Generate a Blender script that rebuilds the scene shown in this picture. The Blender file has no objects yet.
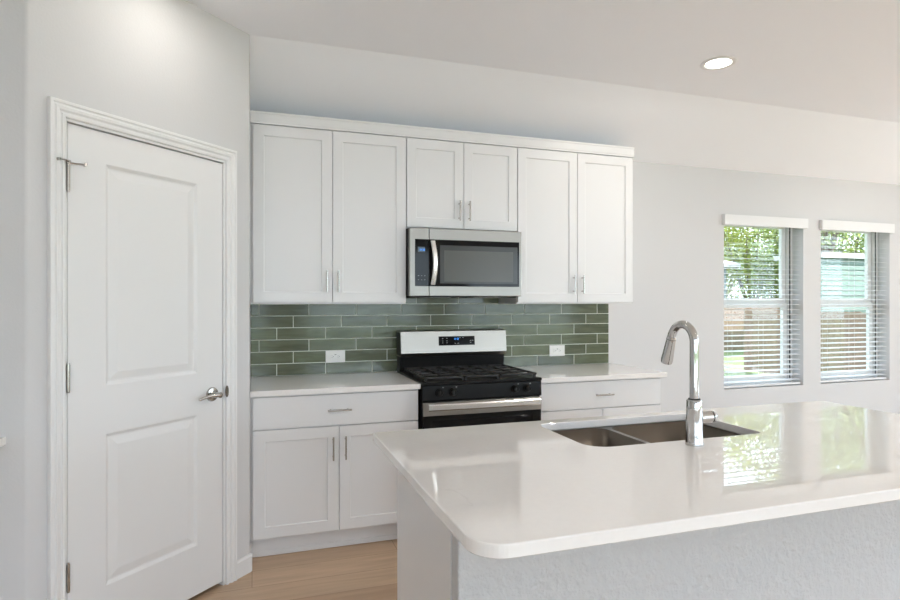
import bpy, bmesh, math, random
from mathutils import Vector, Matrix
random.seed(7)
PI = math.pi
SC = bpy.context.scene
COL = SC.collection

# ------------------------------------------------------------------ camera
cam_d = bpy.data.cameras.new('camera')
cam = bpy.data.objects.new('camera', cam_d); COL.objects.link(cam)
cam_d.sensor_width = 36; cam_d.lens = 589.1 / 900 * 36; cam_d.shift_y = 1.2 / 900
cam_d.clip_start = .05; cam_d.clip_end = 200
cam.location = (.007, -3.913, 1.389); cam.rotation_euler = (PI / 2, 0, -.3219)
SC.camera = cam

# ------------------------------------------------------------------ world, sun, exposure
w = bpy.data.worlds.new('world'); SC.world = w; w.use_nodes = True
nt = w.node_tree; bg = nt.nodes['Background']
tc = nt.nodes.new('ShaderNodeTexCoord'); sp = nt.nodes.new('ShaderNodeSeparateXYZ'); rp = nt.nodes.new('ShaderNodeValToRGB')
nt.links.new(tc.outputs['Generated'], sp.inputs[0]); nt.links.new(sp.outputs['Z'], rp.inputs[0]); nt.links.new(rp.outputs[0], bg.inputs[0])
rp.color_ramp.elements[0].position = 0; rp.color_ramp.elements[0].color = (.75, .865, 1, 1)
rp.color_ramp.elements[1].position = .7; rp.color_ramp.elements[1].color = (.65, .80, 1, 1)
bg.inputs[1].default_value = 4.8
sun_d = bpy.data.lights.new('sun', 'SUN'); sun = bpy.data.objects.new('sun', sun_d); COL.objects.link(sun)
sun_d.energy = 14; sun_d.angle = .02; sun_d.color = (1, .98, .95)
sun.rotation_euler = Vector((-.62, .40, -.8)).to_track_quat('-Z', 'Y').to_euler()
SC.view_settings.view_transform = 'Standard'; SC.view_settings.look = 'None'
SC.view_settings.gamma = 1; SC.view_settings.use_curve_mapping = False
SC.view_settings.exposure = 0.38
DOWN_POWER = 7
SC.cycles.use_denoising = True
SC.cycles.max_bounces = 14; SC.cycles.diffuse_bounces = 9; SC.cycles.glossy_bounces = 6; SC.cycles.transparent_max_bounces = 24
SC.cycles.caustics_reflective = False; SC.cycles.caustics_refractive = False
SC.cycles.sample_clamp_indirect = 8

# ------------------------------------------------------------------ materials
def mat(name, col, rough=.5, metal=0, spec=.5, bump=None, coat=0, emit=None, var=None):
    """bump = (scale, distance, strength); var = (scale, amount) mottling of the paint itself"""
    m = bpy.data.materials.new(name); m.use_nodes = True
    n = m.node_tree.nodes; l = m.node_tree.links; b = n['Principled BSDF']
    b.inputs['Base Color'].default_value = (*col, 1); b.inputs['Roughness'].default_value = rough
    b.inputs['Metallic'].default_value = metal; b.inputs['Specular IOR Level'].default_value = spec
    b.inputs['Coat Weight'].default_value = coat; b.inputs['Coat Roughness'].default_value = .015
    if emit:
        b.inputs['Emission Color'].default_value = (*emit[0], 1); b.inputs['Emission Strength'].default_value = emit[1]
    if bump:
        t = n.new('ShaderNodeTexCoord'); no = n.new('ShaderNodeTexNoise'); bu = n.new('ShaderNodeBump')
        no.inputs['Scale'].default_value = bump[0]; no.inputs['Detail'].default_value = 3
        bu.inputs['Distance'].default_value = bump[1]; bu.inputs['Strength'].default_value = bump[2]
        l.new(t.outputs['Object'], no.inputs['Vector']); l.new(no.outputs[0], bu.inputs['Height']); l.new(bu.outputs[0], b.inputs['Normal'])
    if var:
        t = n.new('ShaderNodeTexCoord'); no = n.new('ShaderNodeTexNoise'); mx = n.new('ShaderNodeMix'); mx.data_type = 'RGBA'
        no.inputs['Scale'].default_value = var[0]; no.inputs['Detail'].default_value = 4
        mx.inputs[6].default_value = (*[c * (1 - var[1]) for c in col], 1); mx.inputs[7].default_value = (*[min(1, c * (1 + var[1])) for c in col], 1)
        l.new(t.outputs['Object'], no.inputs['Vector']); l.new(no.outputs[0], mx.inputs[0]); l.new(mx.outputs[2], b.inputs['Base Color'])
    return m

M = {}
M['wall'] = mat('wall_paint', (.62, .62, .63), .75, spec=.3, bump=(120, .002, .25))
M['knee'] = mat('textured_drywall', (.565, .565, .57), .8, spec=.3, bump=(55, .008, .9))  # wall paint set darker, shade of the dim side put into the colour
M['ceil'] = mat('ceiling_paint', (.88, .90, .945), .9, spec=.2, bump=(90, .002, .2))
M['trim'] = mat('trim_enamel', (.77, .77, .775), .38)
M['door'] = mat('door_enamel', (.745, .745, .75), .42, bump=(60, .0006, .15))
M['cab'] = mat('cabinet_enamel', (.745, .745, .755), .36, spec=.5)
M['cabin'] = mat('cabinet_interior', (.45, .44, .42), .6)
M['chrome'] = mat('chrome', (.56, .55, .54), .07, 1)
M['nickel'] = mat('satin_nickel', (.46, .44, .41), .2, 1)
M['steelsink'] = mat('sink_steel', (.15, .13, .11), .3, 1)
M['black'] = mat('black_enamel', (.010, .010, .010), .3, spec=.16)
M['blackmat'] = mat('cast_iron', (.018, .018, .018), .55)
M['blackglass'] = mat('black_glass', (.008, .008, .009), .06, spec=.22)
M['screen2'] = mat('oven_window_edge', (.055, .057, .055), .18, spec=.4)
M['handle'] = mat('bright_stainless', (.92, .91, .89), .24, 1)
M['steelm'] = mat('satin_stainless', (.30, .285, .265), .34, 1)
M['screen'] = mat('oven_window', (.105, .108, .10), .2, spec=.35)
M['bluelit'] = mat('lit_digits', (.02, .1, .3), .4, emit=((.05, .32, 1), 1.1))
M['dispglass'] = mat('display_glass', (.10, .14, .17), .2)
M['plastic'] = mat('white_plastic', (.84, .83, .80), .35)
M['slot'] = mat('dark_slot', (.05, .05, .05), .6)
M['grey_print'] = mat('grey_print', (.35, .35, .35), .5)
M['vinyl'] = mat('white_vinyl', (.82, .82, .82), .4)
M['darknickel'] = mat('dark_nickel', (.16, .15, .14), .25, 1)
M['gasket'] = mat('dark_gasket', (.04, .045, .05), .6)
M['slat'] = mat('blind_slat', (.74, .74, .75), .45)
M['grout'] = mat('grout', (.74, .76, .68), .9, bump=(200, .001, .4))
M['lens'] = mat('lamp_lens', (.9, .9, .9), .4, emit=((1, .95, .86), 14))
M['ledge'] = mat('ledge_quartz', (.82, .81, .79), .2)
M['lawn'] = mat('lawn', (.09, .125, .035), .9, bump=(8, .05, .5), var=(3, .35))
M['concrete'] = mat('concrete', (.66, .65, .63), .9, var=(5, .1))
M['fence'] = mat('fence_wood', (.18, .115, .075), .85, var=(6, .3))
M['bark'] = mat('bark', (.13, .10, .075), .9, bump=(12, .03, .6))
M['siding'] = mat('pale_green_siding', (.095, .14, .115), .7)
M['siding_w'] = mat('pale_siding', (.15, .18, .175), .7)
M['shingle'] = mat('pale_roof', (.36, .35, .345), .9, var=(20, .15))
M['darkglass'] = mat('dark_window', (.05, .07, .07), .1)
M['ext'] = mat('stucco', (.7, .68, .64), .9)

def steel():
    m = mat('brushed_stainless', (.38, .36, .33), .3, 1)
    n = m.node_tree.nodes; l = m.node_tree.links; b = n['Principled BSDF']
    t = n.new('ShaderNodeTexCoord'); mp = n.new('ShaderNodeMapping'); no = n.new('ShaderNodeTexNoise'); bu = n.new('ShaderNodeBump'); mr = n.new('ShaderNodeMapRange')
    mp.inputs['Scale'].default_value = (2, 60, 900); no.inputs['Scale'].default_value = 1.0; no.inputs['Detail'].default_value = 2
    bu.inputs['Distance'].default_value = .0003; bu.inputs['Strength'].default_value = .25
    mr.inputs[3].default_value = .27; mr.inputs[4].default_value = .38
    l.new(t.outputs['Object'], mp.inputs[0]); l.new(mp.outputs[0], no.inputs['Vector']); l.new(no.outputs[0], bu.inputs['Height'])
    l.new(bu.outputs[0], b.inputs['Normal']); l.new(no.outputs[0], mr.inputs[0]); l.new(mr.outputs[0], b.inputs['Roughness'])
    return m
M['steel'] = steel()

def quartz():
    m = mat('quartz', (.80, .765, .73), .02, spec=.5, coat=.22)
    n = m.node_tree.nodes; l = m.node_tree.links; b = n['Principled BSDF']
    t = n.new('ShaderNodeTexCoord')
    a = n.new('ShaderNodeTexNoise'); a.inputs['Scale'].default_value = 1.7; a.inputs['Detail'].default_value = 6; a.inputs['Distortion'].default_value = 1.4
    # thin veins where the noise passes .5
    s = n.new('ShaderNodeMath'); s.operation = 'SUBTRACT'; s.inputs[1].default_value = .5
    ab = n.new('ShaderNodeMath'); ab.operation = 'ABSOLUTE'
    mr = n.new('ShaderNodeMapRange'); mr.inputs[1].default_value = 0; mr.inputs[2].default_value = .006; mr.inputs[3].default_value = 1; mr.inputs[4].default_value = 0
    k = n.new('ShaderNodeTexNoise'); k.inputs['Scale'].default_value = 3.1; k.inputs['Detail'].default_value = 2
    mk = n.new('ShaderNodeMapRange'); mk.inputs[1].default_value = .58; mk.inputs[2].default_value = .72; mk.inputs[3].default_value = 0; mk.inputs[4].default_value = .35
    mu = n.new('ShaderNodeMath'); mu.operation = 'MULTIPLY'
    c = n.new('ShaderNodeTexNoise'); c.inputs['Scale'].default_value = 60; c.inputs['Detail'].default_value = 3
    mc = n.new('ShaderNodeMix'); mc.data_type = 'RGBA'; mc.inputs[6].default_value = (.80, .78, .765, 1); mc.inputs[7].default_value = (.84, .82, .81, 1)
    mv = n.new('ShaderNodeMix'); mv.data_type = 'RGBA'; mv.inputs[7].default_value = (.36, .33, .31, 1)
    for q in (a, k, c): l.new(t.outputs['Object'], q.inputs['Vector'])
    l.new(a.outputs[0], s.inputs[0]); l.new(s.outputs[0], ab.inputs[0]); l.new(ab.outputs[0], mr.inputs[0])
    l.new(k.outputs[0], mk.inputs[0]); l.new(mr.outputs[0], mu.inputs[0]); l.new(mk.outputs[0], mu.inputs[1])
    l.new(c.outputs[0], mc.inputs[0]); l.new(mc.outputs[2], mv.inputs[6]); l.new(mu.outputs[0], mv.inputs[0]); l.new(mv.outputs[2], b.inputs['Base Color'])
    return m
M['quartz'] = quartz()

def tile_mat():
    m = mat('green_glazed_tile', (.09, .11, .075), .12, spec=.5)
    n = m.node_tree.nodes; l = m.node_tree.links; b = n['Principled BSDF']
    t = n.new('ShaderNodeTexCoord'); g = n.new('ShaderNodeNewGeometry')
    mp = n.new('ShaderNodeMapping'); mp.inputs['Scale'].default_value = (4, 4, 22)
    add = n.new('ShaderNodeVectorMath'); add.operation = 'ADD'
    sc = n.new('ShaderNodeVectorMath'); sc.operation = 'SCALE'; sc.inputs['Scale'].default_value = 37
    cx = n.new('ShaderNodeCombineXYZ')
    for i in range(3): l.new(g.outputs['Random Per Island'], cx.inputs[i])
    l.new(cx.outputs[0], sc.inputs[0]); l.new(t.outputs['Object'], mp.inputs[0]); l.new(mp.outputs[0], add.inputs[0]); l.new(sc.outputs[0], add.inputs[1])
    no = n.new('ShaderNodeTexNoise'); no.inputs['Scale'].default_value = 1.3; no.inputs['Detail'].default_value = 4; no.inputs['Distortion'].default_value = .8
    l.new(add.outputs[0], no.inputs['Vector'])
    r = n.new('ShaderNodeValToRGB'); e = r.color_ramp.elements
    e[0].position = .3; e[0].color = (.080, .092, .050, 1); e[1].position = .75; e[1].color = (.142, .162, .100, 1)
    l.new(no.outputs[0], r.inputs[0])
    hs = n.new('ShaderNodeHueSaturation'); mr = n.new('ShaderNodeMapRange'); mr.inputs[3].default_value = .85; mr.inputs[4].default_value = 1.2
    l.new(g.outputs['Random Per Island'], mr.inputs[0]); l.new(mr.outputs[0], hs.inputs['Value']); l.new(r.outputs[0], hs.inputs['Color'])
    l.new(hs.outputs[0], b.inputs['Base Color'])
    n2 = n.new('ShaderNodeTexNoise'); n2.inputs['Scale'].default_value = 1.6; n2.inputs['Detail'].default_value = 2
    l.new(add.outputs[0], n2.inputs['Vector'])
    bu = n.new('ShaderNodeBump'); bu.inputs['Distance'].default_value = .0016; bu.inputs['Strength'].default_value = .35
    l.new(n2.outputs[0], bu.inputs['Height']); l.new(bu.outputs[0], b.inputs['Normal'])
    return m
M['tile'] = tile_mat()

def wood_floor():
    m = mat('oak_planks', (.4, .25, .15), .38, spec=.4)
    n = m.node_tree.nodes; l = m.node_tree.links; b = n['Principled BSDF']
    t = n.new('ShaderNodeTexCoord')
    br = n.new('ShaderNodeTexBrick'); br.offset = .37; br.inputs['Scale'].default_value = 1
    br.inputs['Brick Width'].default_value = 1.22; br.inputs['Row Height'].default_value = .18; br.inputs['Mortar Size'].default_value = .0012
    br.inputs['Color1'].default_value = (.44, .30, .195, 1); br.inputs['Color2'].default_value = (.57, .41, .28, 1); br.inputs['Mortar'].default_value = (.22, .13, .08, 1)
    mp = n.new('ShaderNodeMapping'); mp.inputs['Scale'].default_value = (1.4, 16, 1)
    no = n.new('ShaderNodeTexNoise'); no.inputs['Scale'].default_value = 1.5; no.inputs['Detail'].default_value = 5; no.inputs['Distortion'].default_value = .6
    l.new(t.outputs['Object'], br.inputs['Vector']); l.new(t.outputs['Object'], mp.inputs[0]); l.new(mp.outputs[0], no.inputs['Vector'])
    mr = n.new('ShaderNodeMapRange'); mr.inputs[3].default_value = .66; mr.inputs[4].default_value = 1.25; l.new(no.outputs[0], mr.inputs[0])
    hs = n.new('ShaderNodeHueSaturation'); l.new(br.outputs[0], hs.inputs['Color']); l.new(mr.outputs[0], hs.inputs['Value']); l.new(hs.outputs[0], b.inputs['Base Color'])
    return m
M['floor'] = wood_floor()

def glass():
    m = bpy.data.materials.new('window_glass'); m.use_nodes = True; n = m.node_tree.nodes; l = m.node_tree.links; n.clear()
    o = n.new('ShaderNodeOutputMaterial'); mx = n.new('ShaderNodeMixShader'); tr = n.new('ShaderNodeBsdfTransparent'); gl = n.new('ShaderNodeBsdfGlossy')
    tr.inputs[0].default_value = (.95, .97, .96, 1); gl.inputs['Roughness'].default_value = .01
    fr = n.new('ShaderNodeFresnel'); ge = n.new('ShaderNodeNewGeometry'); mr = n.new('ShaderNodeMapRange')
    mr.inputs[3].default_value = 1.45; mr.inputs[4].default_value = 1 / 1.45      # same reflectance from either side of the pane
    l.new(ge.outputs['Backfacing'], mr.inputs[0]); l.new(mr.outputs[0], fr.inputs[0])
    l.new(fr.outputs[0], mx.inputs[0]); l.new(tr.outputs[0], mx.inputs[1]); l.new(gl.outputs[0], mx.inputs[2]); l.new(mx.outputs[0], o.inputs[0])
    return m
M['glass'] = glass()

def leafmat(name, c1, c2):
    m = mat(name, c1, .6)
    n = m.node_tree.nodes; l = m.node_tree.links; b = n['Principled BSDF']
    g = n.new('ShaderNodeNewGeometry'); r = n.new('ShaderNodeValToRGB'); r.color_ramp.elements[0].color = (*c1, 1); r.color_ramp.elements[1].color = (*c2, 1)
    l.new(g.outputs['Random Per Island'], r.inputs[0]); l.new(r.outputs[0], b.inputs['Base Color'])
    tl = n.new('ShaderNodeBsdfTranslucent'); mx = n.new('ShaderNodeMixShader'); mx.inputs[0].default_value = .4
    l.new(r.outputs[0], tl.inputs[0]); l.new(b.outputs[0], mx.inputs[1]); l.new(tl.outputs[0], mx.inputs[2]); l.new(mx.outputs[0], n['Material Output'].inputs[0])
    return m
M['leaf_y'] = leafmat('yellow_green_leaves', (.07, .12, .015), (.50, .54, .07))
M['leaf_g'] = leafmat('green_leaves', (.04, .08, .015), (.36, .44, .09))
M['leaf_p'] = leafmat('grey_green_leaves', (.07, .11, .04), (.42, .46, .22))

# ------------------------------------------------------------------ helpers
def link(name, bm, m, parent=None, smooth=False, mats=None):
    me = bpy.data.meshes.new(name); bm.normal_update(); bm.to_mesh(me); bm.free()
    for q in (mats or [m]): me.materials.append(M[q])
    if smooth:
        me.shade_smooth()
        try: me.set_sharp_from_angle(angle=math.radians(35))
        except Exception: pass
    o = bpy.data.objects.new(name, me); COL.objects.link(o); o.parent = parent
    return o

def tag(o, label, cat=None, group=None, kind=None):
    o['label'] = label
    if cat: o['category'] = cat
    if group: o['group'] = group
    if kind: o['kind'] = kind
    return o

def empty(name, loc=(0, 0, 0), rz=0):
    o = bpy.data.objects.new(name, None); COL.objects.link(o); o.location = loc; o.rotation_euler = (0, 0, rz); o.empty_display_size = .1
    return o

def box(bm, x0, x1, y0, y1, z0, z1, bev=0, seg=1):
    c = Matrix.Translation(((x0 + x1) / 2, (y0 + y1) / 2, (z0 + z1) / 2)) @ Matrix.Diagonal((abs(x1 - x0), abs(y1 - y0), abs(z1 - z0), 1))
    r = bmesh.ops.create_cube(bm, size=1, matrix=c)
    if bev:
        es = list({e for v in r['verts'] for e in v.link_edges})
        bmesh.ops.bevel(bm, geom=es, offset=bev, segments=seg, affect='EDGES', profile=.5)
    return bm

def B(*a, **k): return box(bmesh.new(), *a, **k)

def cyl(bm, p, q, r0, r1=None, n=24, cap=True):
    p = Vector(p); q = Vector(q); r1 = r0 if r1 is None else r1
    d = q - p; m = Matrix.Translation((p + q) / 2) @ d.to_track_quat('Z', 'Y').to_matrix().to_4x4()
    bmesh.ops.create_cone(bm, cap_ends=cap, segments=n, radius1=r0, radius2=r1, depth=d.length, matrix=m)
    return bm

def tube(bm, pts, radii, n=16, caps=True):
    pts = [Vector(p) for p in pts]
    if not isinstance(radii, (list, tuple)): radii = [radii] * len(pts)
    rings = []; up = None
    for i, p in enumerate(pts):
        d = (pts[min(i + 1, len(pts) - 1)] - pts[max(i - 1, 0)]).normalized()
        if up is None:
            up = Vector((1, 0, 0)) if abs(d.x) < .9 else Vector((0, 0, 1))
        up = (up - d * up.dot(d)).normalized(); sd = d.cross(up)
        rings.append([bm.verts.new(p + (up * math.cos(a) + sd * math.sin(a)) * radii[i]) for a in [2 * PI * k / n for k in range(n)]])
    for a, b in zip(rings, rings[1:]):
        for k in range(n): bm.faces.new((a[k], a[(k + 1) % n], b[(k + 1) % n], b[k]))
    if caps: bm.faces.new(rings[0][::-1]); bm.faces.new(rings[-1])
    bmesh.ops.recalc_face_normals(bm, faces=bm.faces)
    return bm

def lathe(bm, prof, centre, n=32, axis='Z'):
    """prof = [(r, h)...]; open ends are closed when r > 0"""
    c = Vector(centre); rings = []
    def P(r, h, a):
        x, y = r * math.cos(a), r * math.sin(a)
        return c + (Vector((x, y, h)) if axis == 'Z' else Vector((h, x, y)) if axis == 'X' else Vector((x, h, y)))
    for r, h in prof:
        rings.append([bm.verts.new(P(max(r, 1e-5), h, 2 * PI * k / n)) for k in range(n)])
    for a, b in zip(rings, rings[1:]):
        for k in range(n): bm.faces.new((a[k], a[(k + 1) % n], b[(k + 1) % n], b[k]))
    bm.faces.new(rings[0]); bm.faces.new(rings[-1])
    bmesh.ops.recalc_face_normals(bm, faces=bm.faces)
    return bm

def round_poly(pts, radii, seg=8):
    out = []; n = len(pts)
    for i in range(n):
        p = Vector(pts[i]).to_2d() if len(pts[i]) > 2 else Vector(pts[i]); r = radii[i] if isinstance(radii, (list, tuple)) else radii
        if r <= 0: out.append((p.x, p.y)); continue
        a = (Vector(pts[i - 1]) - p).normalized(); b = (Vector(pts[(i + 1) % n]) - p).normalized()
        ang = a.angle(b); t = r / math.tan(ang / 2)
        s = p + a * t; e = p + b * t; bis = (a + b).normalized(); c = p + bis * (r / math.sin(ang / 2))
        vs = s - c; ve = e - c; a0 = math.atan2(vs.y, vs.x); a1 = math.atan2(ve.y, ve.x); d = (a1 - a0 + PI) % (2 * PI) - PI
        for k in range(seg + 1):
            th = a0 + d * k / seg; out.append((c.x + r * math.cos(th), c.y + r * math.sin(th)))
    return out

def offset_loop(pts, d):
    """move a CCW loop inward by d"""
    n = len(pts); out = []
    for i in range(n):
        p0 = Vector(pts[i - 1]); p = Vector(pts[i]); p1 = Vector(pts[(i + 1) % n])
        e0 = (p - p0).normalized(); e1 = (p1 - p).normalized()
        n0 = Vector((-e0.y, e0.x)); n1 = Vector((-e1.y, e1.x)); m = (n0 + n1)
        m = m / max(m.dot(n0), .3) if m.length > 1e-6 else n0
        out.append((p.x + m.x * d, p.y + m.y * d))
    return out

def slab(bm, outer, holes, z0, z1, bev=.003):
    """flat slab with eased edges; outer CCW, holes CCW"""
    def ring(loop, z): return [bm.verts.new((x, y, z)) for x, y in loop]
    tops = []; bots = []
    for loop, s in [(outer, 1)] + [(h, -1) for h in holes]:
        R = [ring(offset_loop(loop, s * bev), z0), ring(loop, z0 + bev), ring(loop, z1 - bev), ring(offset_loop(loop, s * bev * .35), z1 - bev * .3), ring(offset_loop(loop, s * bev * 1.2), z1)]
        for a, b in zip(R, R[1:]):
            n = len(a)
            for k in range(n):
                f = (a[k], a[(k + 1) % n], b[(k + 1) % n], b[k]); bm.faces.new(f if s > 0 else f[::-1])
        bots.append(R[0]); tops.append(R[-1])
    for grp, nz in ((tops, 1), (bots, -1)):
        es = []
        for r in grp:
            for k in range(len(r)): es.append(bm.edges.get((r[k], r[(k + 1) % len(r)])))
        bmesh.ops.triangle_fill(bm, use_beauty=True, use_dissolve=False, edges=es, normal=(0, 0, nz))
    bmesh.ops.recalc_face_normals(bm, faces=bm.faces)
    return bm

def prism(bm, loop, z0, z1):
    a = [bm.verts.new((x, y, z0)) for x, y in loop]; b = [bm.verts.new((x, y, z1)) for x, y in loop]; n = len(loop)
    for k in range(n): bm.faces.new((a[k], a[(k + 1) % n], b[(k + 1) % n], b[k]))
    bm.faces.new(a[::-1]); bm.faces.new(b)
    bmesh.ops.recalc_face_normals(bm, faces=bm.faces)
    return bm

def extrude_x(bm, prof, x0, x1):
    """prof = [(y, z)...] closed outline, swept along x"""
    a = [bm.verts.new((x0, y, z)) for y, z in prof]; b = [bm.verts.new((x1, y, z)) for y, z in prof]; n = len(prof)
    for k in range(n): bm.faces.new((a[k], a[(k + 1) % n], b[(k + 1) % n], b[k]))
    bm.faces.new(a[::-1]); bm.faces.new(b)
    bmesh.ops.recalc_face_normals(bm, faces=bm.faces)
    return bm

def holed_wall(bm, a0, a1, z0, z1, holes, t0, t1, put):
    """wall spanning a (length) and z with rectangular holes; put(a, t, z) -> point"""
    xs = sorted({a0, a1, *[h[0] for h in holes], *[h[1] for h in holes]}); zs = sorted({z0, z1, *[h[2] for h in holes], *[h[3] for h in holes]})
    cache = {}
    def V(a, t, z):
        k = (round(a, 5), round(t, 5), round(z, 5))
        if k not in cache: cache[k] = bm.verts.new(put(a, t, z))
        return cache[k]
    def solid(i, j):
        if i < 0 or j < 0 or i >= len(xs) - 1 or j >= len(zs) - 1: return False
        cx, cz = (xs[i] + xs[i + 1]) / 2, (zs[j] + zs[j + 1]) / 2
        return not any(h[0] < cx < h[1] and h[2] < cz < h[3] for h in holes)
    for i in range(len(xs) - 1):
        for j in range(len(zs) - 1):
            if not solid(i, j): continue
            A, Bq, C, D = xs[i], xs[i + 1], zs[j], zs[j + 1]
            for t in (t0, t1): bm.faces.new((V(A, t, C), V(Bq, t, C), V(Bq, t, D), V(A, t, D)))
            if not solid(i - 1, j): bm.faces.new((V(A, t0, C), V(A, t1, C), V(A, t1, D), V(A, t0, D)))
            if not solid(i + 1, j): bm.faces.new((V(Bq, t0, C), V(Bq, t1, C), V(Bq, t1, D), V(Bq, t0, D)))
            if not solid(i, j - 1): bm.faces.new((V(A, t0, C), V(A, t1, C), V(Bq, t1, C), V(Bq, t0, C)))
            if not solid(i, j + 1): bm.faces.new((V(A, t0, D), V(A, t1, D), V(Bq, t1, D), V(Bq, t0, D)))
    bmesh.ops.recalc_face_normals(bm, faces=bm.faces)
    return bm

def panel_front(bm, w, h, t, panels, rings, y0=0, bev=.0015):
    """slab w x h x t with front at y=y0 facing -y, x from 0, z from 0; each panel (x0,x1,z0,z1) follows rings [(inset, depth)...]"""
    xs = sorted({0, w, *[p[0] for p in panels], *[p[1] for p in panels]}); zs = sorted({0, h, *[p[2] for p in panels], *[p[3] for p in panels]})
    cache = {}
    def V(x, y, z):
        k = (round(x, 6), round(y, 6), round(z, 6))
        if k not in cache: cache[k] = bm.verts.new((x, y, z))
        return cache[k]
    def ins(v, m): return bev if v == 0 else (m - bev if v == m else v)
    for i in range(len(xs) - 1):
        for j in range(len(zs) - 1):
            a, b, c, d = xs[i], xs[i + 1], zs[j], zs[j + 1]
            if any(p[0] <= a and p[1] >= b and p[2] <= c and p[3] >= d for p in panels): continue
            a, b, c, d = ins(a, w), ins(b, w), ins(c, h), ins(d, h)
            bm.faces.new((V(a, y0, c), V(b, y0, c), V(b, y0, d), V(a, y0, d)))
    for (a, b, c, d) in panels:
        prev = (a, b, c, d, y0)
        for ip, dp in rings:
            cur = (a + ip, b - ip, c + ip, d - ip, y0 + dp)
            for (p1, p2, q1, q2) in (((0, 2), (1, 2), (0, 2), (1, 2)), ((1, 2), (1, 3), (1, 2), (1, 3)), ((1, 3), (0, 3), (1, 3), (0, 3)), ((0, 3), (0, 2), (0, 3), (0, 2))):
                bm.faces.new((V(prev[p1[0]], prev[4], prev[p1[1]]), V(prev[p2[0]], prev[4], prev[p2[1]]), V(cur[q2[0]], cur[4], cur[q2[1]]), V(cur[q1[0]], cur[4], cur[q1[1]])))
            prev = cur
        bm.faces.new((V(prev[0], prev[4], prev[2]), V(prev[1], prev[4], prev[2]), V(prev[1], prev[4], prev[3]), V(prev[0], prev[4], prev[3])))
    # eased edge, sides, back (outer points on the same xs/zs so it stays closed enough for rendering)
    yb = y0 + t; e = bev
    F = [(e, y0, e), (w - e, y0, e), (w - e, y0, h - e), (e, y0, h - e)]; G = [(0, y0 + e, 0), (w, y0 + e, 0), (w, y0 + e, h), (0, y0 + e, h)]; H = [(0, yb, 0), (w, yb, 0), (w, yb, h), (0, yb, h)]
    f = [bm.verts.new(p) for p in F]; g = [bm.verts.new(p) for p in G]; hh = [bm.verts.new(p) for p in H]
    for k in range(4):
        bm.faces.new((f[k], g[k], g[(k + 1) % 4], f[(k + 1) % 4])); bm.faces.new((g[k], hh[k], hh[(k + 1) % 4], g[(k + 1) % 4]))
    bm.faces.new(hh)
    bmesh.ops.remove_doubles(bm, verts=bm.verts, dist=1e-6)
    bmesh.ops.recalc_face_normals(bm, faces=bm.faces)
    return bm

def move(bm, dx=0, dy=0, dz=0):
    bmesh.ops.translate(bm, vec=(dx, dy, dz), verts=bm.verts); return bm

def mitre(bm, path, prof, closed=False):
    """path = [(s, z)...] inner edge, prof = [(outward, out_of_wall)...]; built in x-z plane facing -y. outward = to the left of travel"""
    n = len(path); rings = []
    for i in range(n):
        p = Vector(path[i]); e0 = (p - Vector(path[i - 1])).normalized() if i > 0 else None; e1 = (Vector(path[i + 1]) - p).normalized() if i < n - 1 else None
        e0 = e0 or e1; e1 = e1 or e0
        n0 = Vector((-e0.y, e0.x)); n1 = Vector((-e1.y, e1.x)); m = n0 + n1; m = m / m.dot(n0)
        rings.append([bm.verts.new((p.x + m.x * o, -y, p.y + m.y * o)) for o, y in prof])
    k = len(prof)
    for a, b in zip(rings, rings[1:]):
        for j in range(k): bm.faces.new((a[j], a[(j + 1) % k], b[(j + 1) % k], b[j]))
    bm.faces.new(rings[0]); bm.faces.new(rings[-1])
    bmesh.ops.recalc_face_normals(bm, faces=bm.faces)
    return bm

# ------------------------------------------------------------------ setting
def struct(name, bm, m, label, parent=None, smooth=False):
    o = link(name, bm, m, parent, smooth)
    if parent is None: tag(o, label, kind='structure')
    return o

XL, XR, YR = -2.6, 7.4, -7.6          # left wall, right wall, rear wall
WH, CH, YS = 2.482, 2.76, -.71        # wall height at the back, flat ceiling, crease
struct('floor', B(XL - .1, XR + .1, YR - .1, .1, -.12, 0), 'floor', 'light oak plank floor of the kitchen')
bm = bmesh.new()
extrude_x(bm, [(YR - .15, CH), (YS, CH), (.16, WH - .16 * (CH - WH) / (-YS)), (.9, WH - .16 * (CH - WH) / (-YS) - .02), (.9, 3.0), (YR - .9, 3.0), (YR - .9, CH)], XL - .8, XR + .8)  # slab runs on past the walls as an unseen eave to block sun
struct('ceiling', bm, 'ceil', 'white ceiling, flat over the room and sloping down to the back wall')
W1 = (3.705, 4.572, .655, 2.10); W2 = (4.775, 5.632, .655, 2.10)
struct('wall_back', holed_wall(bmesh.new(), XL - .15, XR + .15, -.4, 2.62, [W1, W2], 0, .17, lambda a, t, z: (a, t, z)), 'wall', 'white painted back wall with two windows')
PATIO = (-4.9, -1.5, 0.0, 2.4); W3 = (-7.2, -5.4, .3, 2.4)  # invented openings, made large to let more daylight into the room
struct('wall_right', holed_wall(bmesh.new(), YR, 0, -.4, CH + .1, [PATIO, W3], XR, XR + .15, lambda a, t, z: (t, a, z)), 'wall', 'white side wall with openings added for daylight')
W4 = (-2.2, .3, .25, 2.4); W5 = (.9, 3.3, .25, 2.4); W6 = (3.9, 6.8, .25, 2.4)  # invented rear openings, enlarged to brighten the interior
struct('wall_rear', holed_wall(bmesh.new(), XL - .15, XR + .15, -.4, CH + .1, [W4, W5, W6], YR - .15, YR, lambda a, t, z: (a, t, z)), 'wall', 'white wall behind the camera with windows added for daylight')
struct('wall_left', B(XL - .15, XL, YR, 0, -.4, CH + .1), 'wall', 'plain white side wall')

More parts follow.
